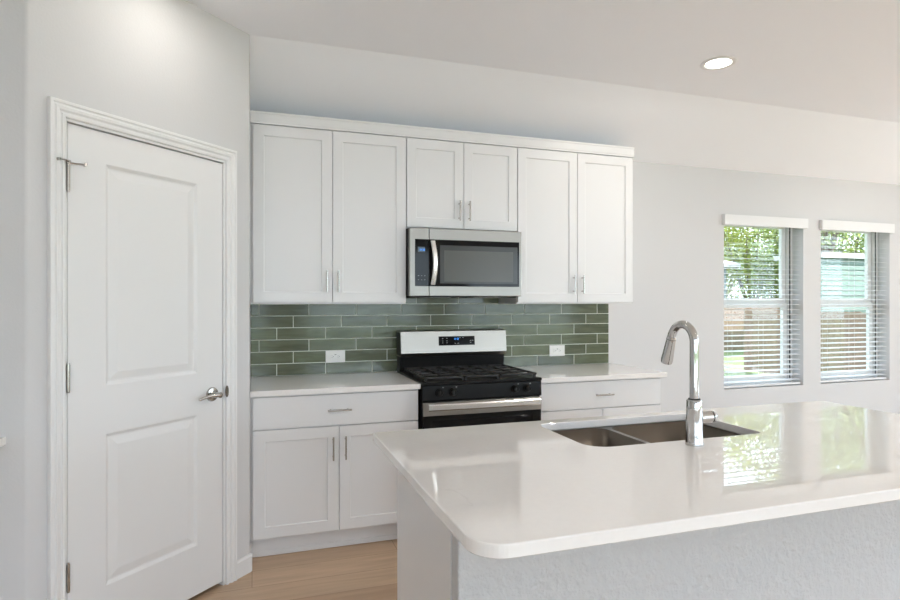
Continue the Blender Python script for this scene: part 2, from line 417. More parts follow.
# pantry wall: local frame along the 45 degree wall, s runs to the right (seen from the room), -y faces the room
C0 = Vector((-.003, -.702)); D = Vector((-.70711, -.70711)); N = Vector((.70711, -.70711))
def PT(t, n=0): q = C0 + D * t + N * n; return (q.x, q.y)
XW = -.012; TD0, TD1, DTOP = .160, .950, 2.088
bm = bmesh.new(); CT = CH + .05
prism(bm, round_poly([(XW, 0), (XW - .115, 0), (XW - .115, -.663), PT(TD0, -.115), PT(TD0, 0), (XW, XW - .699)], [0, 0, 0, 0, 0, .022]), 0, CT)
prism(bm, round_poly([PT(TD1, 0), PT(TD1, -.115), (-.805, -1.341), (XL, -1.341), (XL, -1.456), (-.757, -1.456)], [0, 0, 0, 0, 0, .022]), 0, CT)
prism(bm, [PT(TD0, 0), PT(TD0, -.115), PT(TD1, -.115), PT(TD1, 0)], DTOP, CT)
struct('wall_pantry', bm, 'wall', 'white angled pantry wall around the closed door', smooth=True)

def local45(o): o.location = (C0.x, C0.y, 0); o.rotation_euler = (0, 0, PI / 4); return o
# jamb + casing
cas = [(0, 0), (0, .010), (.004, .013), (.012, .013), (.015, .009), (.020, .009), (.026, .016), (.036, .018), (.041, .0135), (.045, .0135), (.049, .019), (.058, .019), (.060, .016), (.060, 0)]
bm = mitre(bmesh.new(), [(-.172, 0), (-.172, 2.076), (-.937, 2.076), (-.937, 0)][::-1], cas)
o = local45(struct('trim_1', bm, 'trim', 'white moulded casing around the pantry door'))
bm = bmesh.new()
box(bm, -.183, -TD0, .0, .115, 0, DTOP); box(bm, -TD1, -.927, .0, .115, 0, DTOP); box(bm, -.927, -.183, .0, .115, 2.066, DTOP)
box(bm, -.195, -.183, .040, .075, 0, 2.066); box(bm, -.927, -.915, .040, .075, 0, 2.066)
local45(struct('trim_2', bm, 'trim', 'white jamb of the pantry door'))
# door
dr = local45(empty('door_1')); tag(dr, 'white two-panel pantry door with a satin nickel lever', kind='structure')
DX0, DW, DZ0, DHh = -.9235, .737, .022, 2.038
bm = panel_front(bmesh.new(), DW, DHh, .035, [(.148, .590, .230, .838), (.148, .590, 1.030, 1.915)], [(.003, .001), (.014, .0085), (.020, .0090), (.050, .0025), (.053, .0022)])
move(bm, DX0, .002, DZ0); link('door_slab', bm, 'door', dr)
for z in (.35, 1.10, 1.855):
    h = link('hinge', cyl(bmesh.new(), (-.9255, -.006, z - .05), (-.9255, -.006, z + .05), .0062, n=12), 'nickel', dr, True)
    bm = bmesh.new(); cyl(bm, (-.9255, -.006, z + .05), (-.9255, -.006, z + .056), .0048, n=12); cyl(bm, (-.9255, -.006, z - .056), (-.9255, -.006, z - .05), .0048, n=12)
    link('hinge_pin', bm, 'nickel', h, True)
bm = bmesh.new(); z = 1.912
tube(bm, [(-.9255, -.006, z - .006), (-.9255, -.006, z + .006)], .009, 12)
tube(bm, [(-.9255, -.010, z), (-.948, -.030, z + .001), (-.972, -.040, z - .002)], .0035, 8); tube(bm, [(-.972, -.040, z - .002), (-.978, -.030, z - .002)], .006, 10)
tube(bm, [(-.9255, -.010, z - .003), (-.905, -.022, z - .004), (-.872, -.024, z)], .003, 8); tube(bm, [(-.872, -.026, z), (-.868, -.010, z)], .0065, 10)
tag(link('door_stop', bm, 'nickel', dr, True), 'metal hinge pin door stop with two rubber tipped arms')
hd = link('door_handle', lathe(bmesh.new(), [(.0, .0), (.034, .0), (.034, -.004), (.031, -.009), (.016, -.012), (.012, -.03), (.012, -.048), (.014, -.05), (.014, -.058), (0, -.06)], (-.2515, .002, .944), 32, 'Y'), 'nickel', dr, True)
bm = bmesh.new()
pts = [(-.2515, -.052, .944), (-.275, -.054, .946), (-.305, -.053, .9475), (-.335, -.050, .943), (-.362, -.048, .937), (-.368, -.048, .936)]
tube(bm, pts, [.012, .011, .0085, .007, .006, .003], 12)
link('lever', bm, 'nickel', hd, True)
bm = bmesh.new()
lathe(bm, [(.0, 0), (.030, 0), (.030, .002), (0, .0021)], (0, 0, 0), 24, 'Y')
for v in list(bm.verts):
    v.co = Vector((-.1735 + v.co.x * .35, -.0125 - v.co.y, .948 + v.co.z * .95))
bmesh.ops.recalc_face_normals(bm, faces=bm.faces)
tag(link('strike_plate', bm, 'darknickel', dr), 'dark nickel latch strike on the jamb edge')

# baseboards
bb = [(0, 0), (-.013, 0), (-.013, .075), (-.010, .085), (-.004, .092), (0, .092)]
def baseboard(name, x0, x1, lab, loc=(0, 0, 0), rz=0):
    o = struct(name, extrude_x(bmesh.new(), bb, x0, x1), 'trim', lab); o.location = loc; o.rotation_euler = (0, 0, rz); return o
bm = bmesh.new()
def offs(d): return round_poly([(XW + d, -.55), (XW + d, XW - .699 - d * .414), (PT(.111, d)), (PT(.111, 0)), (XW, XW - .699), (XW, -.55)], [0, .022 + d, 0, 0, .022, 0])
prism(bm, offs(.013), 0, .078); prism(bm, offs(.007), .078, .092)
struct('baseboard_pantry', bm, 'trim', 'short white baseboard at the pantry corner')
baseboard('baseboard_back', 2.66, XR, 'white baseboard under the windows')
baseboard('baseboard_left', -1.456 - YR - 6.2, -1.456 - YR, 'white baseboard of the side wall', (XL, YR, 0), PI / 2).scale = (1, -1, 1)
baseboard('baseboard_return', XL, -.78, 'white baseboard left of the pantry', (0, -1.456, 0))
baseboard('baseboard_rear', XL, XR, 'white baseboard of the rear wall', (0, YR, 0)).scale = (1, -1, 1)

# windows
def window(name, lab, a0, a1, z0, z1, put_loc, rz, rail=True, parts=1):
    """frame in local x (width) / z, room side is -y; local y=0 is the room-side face of the frame"""
    r = empty(name, put_loc, rz); tag(r, lab, kind='structure')
    w = a1 - a0; f = .042; d = .055; zm = z0 + (z1 - z0) * .498
    bm = bmesh.new()
    box(bm, 0, f, 0, d, z0, z1); box(bm, w - f, w, 0, d, z0, z1); box(bm, f, w - f, 0, d, z0, z0 + f); box(bm, f, w - f, 0, d, z1 - f, z1)
    wf = link('window_frame', bm, 'vinyl', r)
    for x in (f - .020, w - f + .004): tag(link('window_track', B(x, x + .016, -.0012, .001, z0 + f, z1 - f), 'gasket', wf), 'dark sash track')
    bm = bmesh.new(); g = .007
    for (za, zb, dy) in (((z0 + f, z1 - f, 0),) if not rail else ((z0 + f, zm, .006), (zm, z1 - f, .022))):
        for k in range(parts):
            xa = f + (w - 2 * f) * k / parts; xb = f + (w - 2 * f) * (k + 1) / parts
            s = .046; y = dy + .004
            fr = bmesh.new()
            box(fr, xa + g, xa + g + s, y, y + .03, za, zb); box(fr, xb - g - s, xb - g, y, y + .03, za, zb)
            box(fr, xa + g + s, xb - g - s, y, y + .03, za, za + (s if not rail or za == z0 + f else .042)); box(fr, xa + g + s, xb - g - s, y, y + .03, zb - (.042 if zb < z1 - f - .001 else .022), zb)
            sa = link('sash', fr, 'vinyl', r)
            gb = B(xa + g + s, xb - g - s, y + .012, y + .016, za + .03, zb - .03)
            link('pane', gb, 'glass', sa)
            gk = bmesh.new(); box(gk, xa, xa + g, y + .004, y + .02, za, zb); box(gk, xb - g, xb, y + .004, y + .02, za, zb)
            tag(link('weather_seal', gk, 'gasket', sa), 'dark weather seal beside the sash')
    return r
window('window_1', 'white vinyl window nearest the kitchen cabinets', W1[0], W1[1], W1[2], W1[3], (W1[0], .112, 0), 0)
window('window_2', 'white vinyl window further from the cabinets', W2[0], W2[1], W2[2], W2[3], (W2[0], .112, 0), 0)
for i, (q, pr) in enumerate(((W3, 1),)):
    window('window_3', 'unseen side wall window added for daylight', q[0], q[1], q[2], q[3], (XR + .06, q[1], 0), -PI / 2)
window('added_door_2', 'unseen glazed patio door added to the side wall for daylight', PATIO[0], PATIO[1], PATIO[2] + .001, PATIO[3], (XR + .06, PATIO[1], 0), -PI / 2, rail=False, parts=2)
for i, q in enumerate((W4, W5, W6)):
    window('window_%d' % (4 + i), 'unseen rear wall window, added for daylight, %s' % ('by the side wall', 'in the middle', 'by the patio door')[i], q[0], q[1], q[2], q[3], (q[1], YR - .06, 0), PI, rail=True)
# sky portals: guide sampling of the daylight through the openings (they emit nothing themselves)
def portal(loc, sx, sy, direction):
    d = bpy.data.lights.new('daylight_portal', 'AREA'); d.shape = 'RECTANGLE'; d.size = sx; d.size_y = sy; d.cycles.is_portal = True
    o = bpy.data.objects.new('daylight_portal', d); COL.objects.link(o); o.location = loc
    o.rotation_euler = Vector(direction).to_track_quat('-Z', 'Z').to_euler()
for q in (W1, W2): portal(((q[0] + q[1]) / 2, .172, (q[2] + q[3]) / 2), q[1] - q[0], q[3] - q[2], (0, -1, 0))
for q in (W3, PATIO): portal((XR + .152, (q[0] + q[1]) / 2, (q[2] + q[3]) / 2), q[1] - q[0], q[3] - q[2], (-1, 0, 0))
for q in (W4, W5, W6): portal(((q[0] + q[1]) / 2, YR - .152, (q[2] + q[3]) / 2), q[1] - q[0], q[3] - q[2], (0, 1, 0))

# ------------------------------------------------------------------ blinds
def blind(q, lab):
    r = empty('window_blind', ((q[0] + q[1]) / 2, 0, q[2])); tag(r, lab, 'blind', 'white slatted window blinds')
    w = q[1] - q[0]; h = q[3] - q[2]; hw = w / 2
    bm = bmesh.new(); v = hw + .020
    box(bm, -v, v, -.034, -.026, h - .080, h + .006, .0015); box(bm, -v, -v + .008, -.027, -.0006, h - .080, h + .006); box(bm, v - .008, v, -.027, -.0006, h - .080, h + .006)
    link('valance', bm, 'slat', r)
    link('head_rail', B(-hw + .012, hw - .012, .012, .062, h - .030, h - .002), 'slat', r)
    bm = bmesh.new(); z = .052; ang = math.radians(7.5); dy = .0245 * math.cos(ang); dz = .0245 * math.sin(ang); t = .0006
    while z < h - .055:
        yc = .042
        p = [(yc - dy, z - dz - t), (yc, z - t + .0003), (yc + dy, z + dz - t), (yc + dy, z + dz + t), (yc, z + t + .0003), (yc - dy, z - dz + t)]
        b2 = bmesh.new(); extrude_x(b2, p, -hw + .008, hw - .012); me = bpy.data.meshes.new('t'); b2.to_mesh(me); b2.free(); bm.from_mesh(me); bpy.data.meshes.remove(me)
        z += .0435
    link('slats', bm, 'slat', r)
    link('bottom_rail', B(-hw + .008, hw - .012, .018, .066, .008, .024, .003, 2), 'slat', r)
    for x in (-hw + .10, hw - .10, 0):
        bm = bmesh.new()
        for y in (.0165, .0675): cyl(bm, (x, y, .02), (x, y, h - .04), .0008, n=6)
        link('ladder_cord', bm, 'slat', r)
    return r
blind(W1, 'white slatted blind on the window nearest the kitchen cabinets')
blind(W2, 'white slatted blind on the window further from the cabinets')

# ------------------------------------------------------------------ cabinets
def bar_pull(parent, x, y, z, L=.128, vertical=True, name='handle'):
    """bar pull whose posts stand on the face at y; bar .03 proud"""
    bm = bmesh.new(); r = .0048
    a = Vector((0, 0, 1)) if vertical else Vector((1, 0, 0)); c = Vector((x, y - .030, z))
    cyl(bm, c - a * L / 2, c + a * L / 2, r, n=14)
    for s in (-1, 1):
        p = c + a * s * (L / 2 - .018); cyl(bm, p, (p.x, y + .0005, p.z), .0042, n=10)
    return link(name, bm, 'nickel', parent, True)

def shaker(parent, x0, x1, z0, z1, y, handle=None, hz=None):
    w = x1 - x0; h = z1 - z0; s = .060
    bm = panel_front(bmesh.new(), w, h, .019, [(s, w - s, s, h - s)], [(.0015, .0012), (.0035, .0072), (.005, .0076)], bev=.0018)
    o = link('door', move(bm, x0, y, z0), 'cab', parent)
    if handle is not None: bar_pull(o, handle, y, hz)
    return o

UY = -.312      # carcass front of uppers; doors stand in front to -.331
def upper(x0, x1, z0, lab, hz, zt=2.440, left_filler=0):
    r = empty('wall_cabinet', (x0, 0, z0)); tag(r, lab, 'cabinet', 'white wall cabinets')
    w = x1 - x0
    bm = bmesh.new(); box(bm, -left_filler, w, UY, -.001, 0, zt - z0)
    link('cabinet_box', bm, 'cab', r)
    yd = UY - .0195; g = .0016; top = 2.412 - z0
    m = w / 2
    shaker(r, .0025, m - g, .010, top, yd, m - .034, hz - z0); shaker(r, m + g, w - .0025, .010, top, yd, m + .034, hz - z0)
    return r
X1, X2, X3 = .914, 1.676, 2.582
upper(0, X1 - .0005, 1.372, 'tall white two-door wall cabinet next to the pantry wall', 1.507, left_filler=.0115)
upper(X1 + .0005, X2 - .0005, 1.845, 'short white two-door wall cabinet above the microwave', 1.969)
upper(X2 + .0005, X3, 1.372, 'tall white two-door wall cabinet on the window side of the microwave', 1.504)
# crown: one continuous board around the top
bm = bmesh.new(); y0 = UY - .0195
prof = [(UY, 2.418), (y0 - .002, 2.418), (y0 - .002, 2.428), (y0 - .004, 2.431), (y0 - .004, 2.474), (y0 - .007, 2.477), (y0 - .007, 2.487), (UY, 2.487)]
a_ = []; b_ = []; c_ = []
rings = [[], [], []]
for (y, z) in prof:
    d = UY - y
    rings[0].append(bm.verts.new((-.0115, y, z))); rings[1].append(bm.verts.new((X3 + .0005 + max(0, d - .018), y, z))); rings[2].append(bm.verts.new((X3 + .0005 + max(0, d - .018), -.045, z)))
n = len(prof)
for a, b in zip(rings, rings[1:]):
    for k in range(n): bm.faces.new((a[k], a[(k + 1) % n], b[(k + 1) % n], b[k]))
bm.faces.new(rings[0]); bm.faces.new(rings[2]); bmesh.ops.recalc_face_normals(bm, faces=bm.faces)
# blocking strip that carries the crown
tag(link('crown_molding', bm, 'cab'), 'long white crown moulding running along the tops of the wall cabinets', 'moulding')

BY = -.605
def base(x0, x1, lab, left_filler=0, right_panel=False):
    r = empty('base_cabinet', (x0, 0, 0)); tag(r, lab, 'cabinet', 'white base cabinets')
    w = x1 - x0; bm = bmesh.new()
    box(bm, -left_filler, w, BY, -.001, .110, .883)
    link('cabinet_box', bm, 'cab', r)
    bm = bmesh.new(); box(bm, -left_filler, w, -.545, -.05, 0, .1095)
    box(bm, -left_filler, w, -.553, -.5455, 0, .030, .003)
    link('toe_kick', bm, 'cab', r)
    yd = BY - .0195; g = .0016; m = w / 2
    d = link('drawer', move(panel_front(bmesh.new(), w - .006, .170, .019, [], []), .003, yd, .704), 'cab', r)
    bar_pull(d, m, yd, .790, .130, False)
    shaker(r, .003, m - g, .121, .698, yd, m - .034, .580); shaker(r, m + g, w - .003, .121, .698, yd, m + .034, .580)
    return r
base(0, X1 - .001, 'white base cabinet between the pantry wall and the range', left_filler=.0115)
XB = 2.592
base(X2 + .014, XB, 'white base cabinet on the window side of the range, half hidden by the island')
def ctop(x0, x1, lab, rr):
    bm = slab(bmesh.new(), round_poly([(x0, -.648), (x1, -.648), (x1, -.001), (x0, -.001)], rr), [], .8835, .914, .0025)
    tag(link('countertop', bm, 'quartz'), lab, 'countertop', 'white quartz countertops')
ctop(XW + .001, X1 + .006, 'white quartz countertop between the pantry wall and the range', [0, .004, 0, 0])
ctop(X2 + .012, X3 + .042, 'white quartz countertop between the range and the open white wall', [0.004, .004, 0, 0])

# ------------------------------------------------------------------ backsplash
bs = empty('backsplash', (0, 0, .914)); tag(bs, 'glossy sage green subway tile backsplash behind the range', 'backsplash')
link('grout_bed', B(XW + .001, 2.594, -.006, -.0006, .001, .505), 'grout', bs)
bm = bmesh.new(); P_, g, row = .3065, .0050, .0762
for k in range(7):
    off = [.147, .249, .0405][k % 3]; z0 = k * row + (.002 if k == 0 else g / 2); z1 = (k + 1) * row - g / 2
    z1 = min(z1, .503)
    x = off - P_ * 2
    while x < 2.7:
        a = max(x + g / 2, XW + .0015); b = min(x + P_ - g / 2, 2.593); x += P_
        if b - a < .008: continue
        box(bm, a, b, -.0085, -.003, z0, z1, .0014)
for f in bm.faces: f.smooth = False
tag(link('tiles', bm, 'tile', bs), 'staggered rows of green glazed tiles')

def outlet(x, z, lab):
    r = empty('wall_outlet', (x, -.0085, z)); tag(r, lab, 'outlet', 'white outlets on the backsplash')
    link('cover_plate', B(-.063, .063, -.006, -.0002, -.040, .040, .002, 2), 'plastic', r)
    bm = bmesh.new(); box(bm, -.034, .034, -.0085, -.005, -.0175, .0175, .0015)
    f = link('receptacle', bm, 'plastic', r)
    bm = bmesh.new()
    for s in (-1, 1):
        cx = s * .019
        box(bm, cx - .006, cx + .001, -.0092, -.008, .004, .0055); box(bm, cx - .006, cx + .001, -.0092, -.008, -.0055, -.004)
        cyl(bm, (cx + .006, -.0092, 0), (cx + .006, -.008, 0), .0022, n=10)
    box(bm, -.006, .006, -.0092, -.008, .0105, .0145)
    link('slot', bm, 'slot', f)
outlet(.516, 1.027, 'white double outlet on the tiles between the pantry and the range')
outlet(2.147, 1.022, 'white double outlet on the tiles on the window side of the range')

# ------------------------------------------------------------------ range
rg = empty('gas_range', (X1 + .010, 0, 0)); tag(rg, 'stainless and black gas range set between the base cabinets', 'range')
RW = .757
bm = bmesh.new(); box(bm, 0, RW, -.640, -.02, .03, .905); box(bm, .03, RW - .03, -.60, -.06, 0, .03)
link('range_body', bm, 'black', rg)
bm = bmesh.new(); box(bm, -.001, RW + .001, -.672, -.075, .905, .922, .004, 2)
link('cooktop', bm, 'black', rg)
# front panel with knobs
bm = extrude_x(bmesh.new(), [(-.640, .812), (-.664, .812), (-.668, .820), (-.662, .900), (-.655, .905), (-.640, .905)], .001, RW - .001)
cp = link('control_panel', bm, 'black', rg)
for x in (.098, .180, .575, .655):
    bm = lathe(bmesh.new(), [(0, 0), (.024, 0), (.024, -.006), (.020, -.010), (.018, -.032), (.015, -.036), (0, -.036)], (x, -.664, .862), 24, 'Y')
    kn = link('knob', bm, 'black', cp, True)
    link('pointer', B(x - .003, x + .003, -.7035, -.698, .846, .878, .001), 'blackmat', kn)
bm = bmesh.new()
for x in (.098, .180, .575, .655): box(bm, x + .022, x + .030, -.6655, -.6635, .886, .892)
tag(link('dial_marking', bm, 'grey_print', cp), 'pale grey print beside each knob')
od = link('oven_door', B(.002, RW - .002, -.668, -.641, .215, .806, .004, 2), 'black', rg)
link('door_glass', B(.06, RW - .06, -.6695, -.667, .26, .70, .001), 'blackglass', od)
link('door_trim', B(.002, RW - .002, -.6705, -.667, .728, .805, .0015), 'steel', od)
bm = bmesh.new(); n = 24; ri = []
for i in range(n + 1):
    u = i / n; x = .026 + (RW - .052) * u; y = -.704 - .006 * math.sin(PI * u)
    ri.append([bm.verts.new((x, y + dy, .782 + dz)) for dy, dz in ((.008, -.017), (-.002, -.019), (-.008, -.013), (-.008, .013), (-.002, .019), (.008, .017))])
for a, b in zip(ri, ri[1:]):
    for k in range(6): bm.faces.new((a[k], a[(k + 1) % 6], b[(k + 1) % 6], b[k]))
bm.faces.new(ri[0]); bm.faces.new(ri[-1]); 
for x in (.045, RW - .045): box(bm, x - .014, x + .014, -.702, -.668, .768, .796, .003)
bmesh.ops.recalc_face_normals(bm, faces=bm.faces)
tag(link('oven_handle', bm, 'handle', od, True), 'wide flat stainless oven door handle')
link('storage_drawer', B(.002, RW - .002, -.664, -.641, .055, .205, .004, 2), 'black', rg)
# back guard
bg_ = link('back_guard', extrude_x(bmesh.new(), [(-.02, .905), (-.088, .905), (-.098, .93), (-.108, 1.030), (-.02, 1.030)], .004, RW - .004), 'black', rg)
bm = bmesh.new(); extrude_x(bm, [(-.02, 1.020), (-.122, 1.020), (-.134, 1.034), (-.146, 1.044), (-.130, 1.186), (-.120, 1.192), (-.02, 1.192)], .002, RW - .002)
fp = link('console', bm, 'steel', rg)
for xa in (-.0005, RW - .0015): link('console_end', B(xa, xa + .002, -.130, -.02, 1.030, 1.180), 'black', fp)
def on_console(x0, x1, z0, z1, out, th=.002):
    s = (-.130 + .146) / (1.180 - 1.048)
    f = lambda z: -.146 + (z - 1.048) * s
    return extrude_x(bmesh.new(), [(f(z0) + .001, z0), (f(z0) - out, z0), (f(z1) - out, z1), (f(z1) + .001, z1)], x0, x1)
dp = link('display', on_console(.262, .520, 1.091, 1.152, .002), 'blackglass', fp)
def digits(parent, text, x, z, h, out, place, m='bluelit'):
    seg = {'1': 'bc', '2': 'abged', '0': 'abcdef', '3': 'abgcd', '5': 'afgcd', '4': 'fgbc', '8': 'abcdefg'}
    bm = bmesh.new(); w = h * .5; t = h * .13
    for ch in text:
        if ch == ':':
            for zz in (z + h * .3, z + h * .7): place(bm, x, x + t, zz - t / 2, zz + t / 2)
            x += t * 2.5; continue
        R = {'a': (x, x + w, z + h - t, z + h), 'g': (x, x + w, z + h / 2 - t / 2, z + h / 2 + t / 2), 'd': (x, x + w, z, z + t), 'f': (x, x + t, z + h / 2, z + h), 'e': (x, x + t, z, z + h / 2), 'b': (x + w - t, x + w, z + h / 2, z + h), 'c': (x + w - t, x + w, z, z + h / 2)}
        for s in seg[ch]: place(bm, *R[s])
        x += w + t * 1.8
    return tag(link('clock_digits', bm, m, parent), 'glowing blue clock digits')
def place_console(bm, x0, x1, z0, z1):
    s = (-.130 + .146) / (1.180 - 1.048); f = -.146 + ((z0 + z1) / 2 - 1.048) * s
    box(bm, x0, x1, f - .0036, f - .0015, z0, z1)
digits(dp, '12:30', .368, 1.128, .012, 0, place_console)
bm = bmesh.new()
for (x, z) in ((.285, 1.12), (.285, 1.107), (.285, 1.135), (.315, 1.12), (.315, 1.107), (.315, 1.137), (.375, 1.103), (.395, 1.103), (.41, 1.14), (.43, 1.14), (.485, 1.12), (.485, 1.107), (.50, 1.12)):
    place_console(bm, x, x + .009, z, z + .003)
tag(link('button_marking', bm, 'grey_print', dp), 'small grey button marks')
# grates: three sections of cast bars, burners under them
def grate(x0, x1):
    bm = bmesh.new(); y0, y1 = -.645, -.130; zt, zb, t = .950, .938, .012
    for x in (x0, x1 - t, (x0 + x1) / 2 - t / 2): box(bm, x, x + t, y0, y1, zb, zt, .002)
    for y in (y0, y1 - t, (y0 + y1) / 2 - t / 2, y0 + .13, y1 - .13): box(bm, x0, x1, y, y + t, zb, zt, .002)
    for x in (x0 + .001, x1 - t - .001):
        for y in (y0 + .01, (y0 + y1) / 2 - .006, y1 - .022): box(bm, x, x + t, y, y + t, .9225, zb)
    return link('grate', bm, 'blackmat', rg)
grate(.022, .262); grate(.268, .489); grate(.495, .735)
for (x, y, r) in ((.142, -.51, .045), (.142, -.25, .036), (.378, -.38, .050), (.615, -.51, .045), (.615, -.25, .036)):
    bm = bmesh.new(); lathe(bm, [(0, .9222), (r + .012, .9222), (r + .010, .928), (r, .930), (r, .933), (r * .9, .9365), (0, .9365)], (x, y, 0), 28)
    link('burner', bm, 'blackmat', rg, True)

# ------------------------------------------------------------------ microwave
mw = empty('microwave', (X1 + .003, 0, 1.420)); tag(mw, 'stainless over-the-range microwave with black glass door', 'microwave')
MWW, MH = .756, .4235; F = -.400
link('microwave_body', B(0, MWW, F + .033, -.012, .004, MH), 'black', mw)
xs_ = .125
fr = link('control_side', B(.0, xs_ - .001, F, F + .032, 0, MH, .004, 2), 'steelm', mw)
cpn = link('control_glass', B(.034, xs_ - .0012, F - .0015, F + .002, .062, MH - .070, .0008), 'blackglass', fr)
link('display', B(.052, .098, F - .0025, F - .001, MH - .150, MH - .118), 'dispglass', cpn)
def place_mw(bm, x0, x1, z0, z1): box(bm, x0, x1, F - .0034, F - .0022, z0, z1)
digits(cpn, '12:30', .060, MH - .142, .012, 0, place_mw)
bm = bmesh.new()
for z in (.10, .125): 
    for x in (.052, .072, .092): box(bm, x, x + .008, F - .0022, F - .0012, z, z + .003)
tag(link('button_marking', bm, 'grey_print', cpn), 'small grey button marks')
dm = link('microwave_door', B(xs_, MWW, F, F + .032, 0, MH, .004, 2), 'steelm', mw)
gl = link('door_glass', B(xs_ + .001, MWW - .017, F - .0015, F + .002, .062, MH - .070, .0008), 'blackglass', dm)
dw = link('door_window', B(xs_ + .070, MWW - .030, F - .0028, F - .001, .080, MH - .104, .001), 'screen2', dm)
link('window_screen', B(xs_ + .098, MWW - .062, F - .0036, F - .0025, .092, MH - .136, .0005), 'screen', dw)
bm = bmesh.new(); ri = []; n = 20
for i in range(n + 1):
    u = i / n; z = .070 + (MH - .150) * u; y = F - .022 - .022 * math.sin(PI * u); xo = .010 * math.sin(PI * u)
    ri.append([bm.verts.new((.130 + xo + dx, y + dy, z)) for dx, dy in ((0, .008), (-.002, 0), (.004, -.008), (.024, -.008), (.030, 0), (.028, .008))])
for a, b in zip(ri, ri[1:]):
    for k in range(6): bm.faces.new((a[k], a[(k + 1) % 6], b[(k + 1) % 6], b[k]))
bm.faces.new(ri[0]); bm.faces.new(ri[-1])
for z in (.078, MH - .088): box(bm, .136, .154, F - .020, F, z - .008, z + .008)
bmesh.ops.recalc_face_normals(bm, faces=bm.faces)
tag(link('microwave_handle', bm, 'handle', dm, True), 'curved stainless door handle')
bm = bmesh.new(); box(bm, .02, MWW - .02, F + .04, -.03, -.006, .0038)
vg = link('underside_vent', bm, 'blackmat', mw)
for k in range(2): link('grease_filter', B(.10 + k * .36, .30 + k * .36, -.30, -.16, -.009, -.0055, .001), 'steel', vg)

# ------------------------------------------------------------------ island
IX0, IX1, IY0, IY1 = .415, 2.585, -2.857, -1.800
PX = .500
isl = empty('island_cabinet', (PX, -1.84, 0)); tag(isl, 'white kitchen island cabinet under the sink counter', 'island')
wX = IX1 - .085 - PX
bm = bmesh.new(); box(bm, .004, wX, -.598, 0, .10, .70); box(bm, .004, .10, -.598, 0, .70, .883); box(bm, wX - .10, wX, -.598, 0, .70, .883); box(bm, .10, wX - .10, -.008, 0, .70, .883)
link('cabinet_box', bm, 'cab', isl)
link('toe_kick', B(.004, wX, -.598, -.06, 0, .0995), 'cab', isl)
link('end_panel', B(-.002, .0035, -.604, 0, 0, .883, .001), 'cab', isl)
xx = .03
for wd in (.44, .45, .45, .55):
    s = bmesh.new(); s = panel_front(s, wd - .004, .74, .019, [(.06, wd - .064, .06, .68)], [(.0015, .0012), (.0035, .0072)])
    bmesh.ops.rotate(s, verts=s.verts, cent=(0, 0, 0), matrix=Matrix.Rotation(PI, 3, 'Z')); move(s, xx + wd, .0195, .12); link('door', s, 'cab', isl); xx += wd + .002
bm = B(PX, IX1 - .085, -2.500, -2.4445, 0, .883, .006, 2)
struct('wall_island', bm, 'knee', 'textured white low wall behind the island cabinet')
sink_loop = round_poly([(1.046, -2.252), (1.757, -2.252), (1.757, -1.860), (1.046, -1.860)], [.075, .035, .035, .045], 10)
bm = slab(bmesh.new(), round_poly([(IX0, IY0), (IX1, IY0), (IX1, IY1), (IX0, IY1)], [.075, .02, .02, .012], 12), [sink_loop], .8835, .914, .003)
tag(link('island_countertop', bm, 'quartz'), 'large white quartz island countertop with rounded corners and sink cutout', 'countertop')
# sink
sk = empty('kitchen_sink', (1.40, -2.05, .70)); tag(sk, 'undermount stainless double bowl sink in the island countertop', 'sink')
SZ = .8833 - .70
def bowl(x0, x1, y0, y1, depth, name, lab):
    bm = bmesh.new()
    L = [round_poly([(x0, y0), (x1, y0), (x1, y1), (x0, y1)], .055, 8)]
    levels = [(0, SZ - .001), (.0, SZ - depth + .03), (.008, SZ - depth + .010), (.028, SZ - depth)]
    rings = []
    for d, z in levels: rings.append([bm.verts.new((x, y, z)) for x, y in offset_loop(L[0], d)])
    for a, b in zip(rings, rings[1:]):
        n = len(a)
        for k in range(n): bm.faces.new((a[k], a[(k + 1) % n], b[(k + 1) % n], b[k]))
    bm.faces.new(rings[-1])
    bmesh.ops.recalc_face_normals(bm, faces=bm.faces); bmesh.ops.reverse_faces(bm, faces=bm.faces)
    o = link(name, bm, 'steelsink', sk, True); mo = o.modifiers.new('s', 'SOLIDIFY'); mo.thickness = .0015; mo.offset = -1
    cx, cy = (x0 + x1) / 2, (y0 + y1) / 2
    dr = bmesh.new(); lathe(dr, [(0, SZ - depth + .001), (.042, SZ - depth + .001), (.045, SZ - depth + .004), (.038, SZ - depth + .0045), (.03, SZ - depth + .002), (0, SZ - depth + .002)], (cx, cy, 0), 24)
    link('drain', dr, 'nickel', o, True)
bowl(-.352, -.068, -.205, .187, .175, 'basin', '')
bowl(-.048, .360, -.205, .187, .178, 'basin', '')
# flange with two holes, rim of the bowls
bm = slab(bmesh.new(), round_poly([(-.385, -.235), (.395, -.235), (.395, .200), (-.385, .200)], .04),
          [round_poly([(-.352, -.205), (-.068, -.205), (-.068, .187), (-.352, .187)], .055, 8), round_poly([(-.048, -.205), (.360, -.205), (.360, .187), (-.048, .187)], .055, 8)], SZ - .0022, SZ - .0002, .0005)
link('rim', bm, 'steelsink', sk)
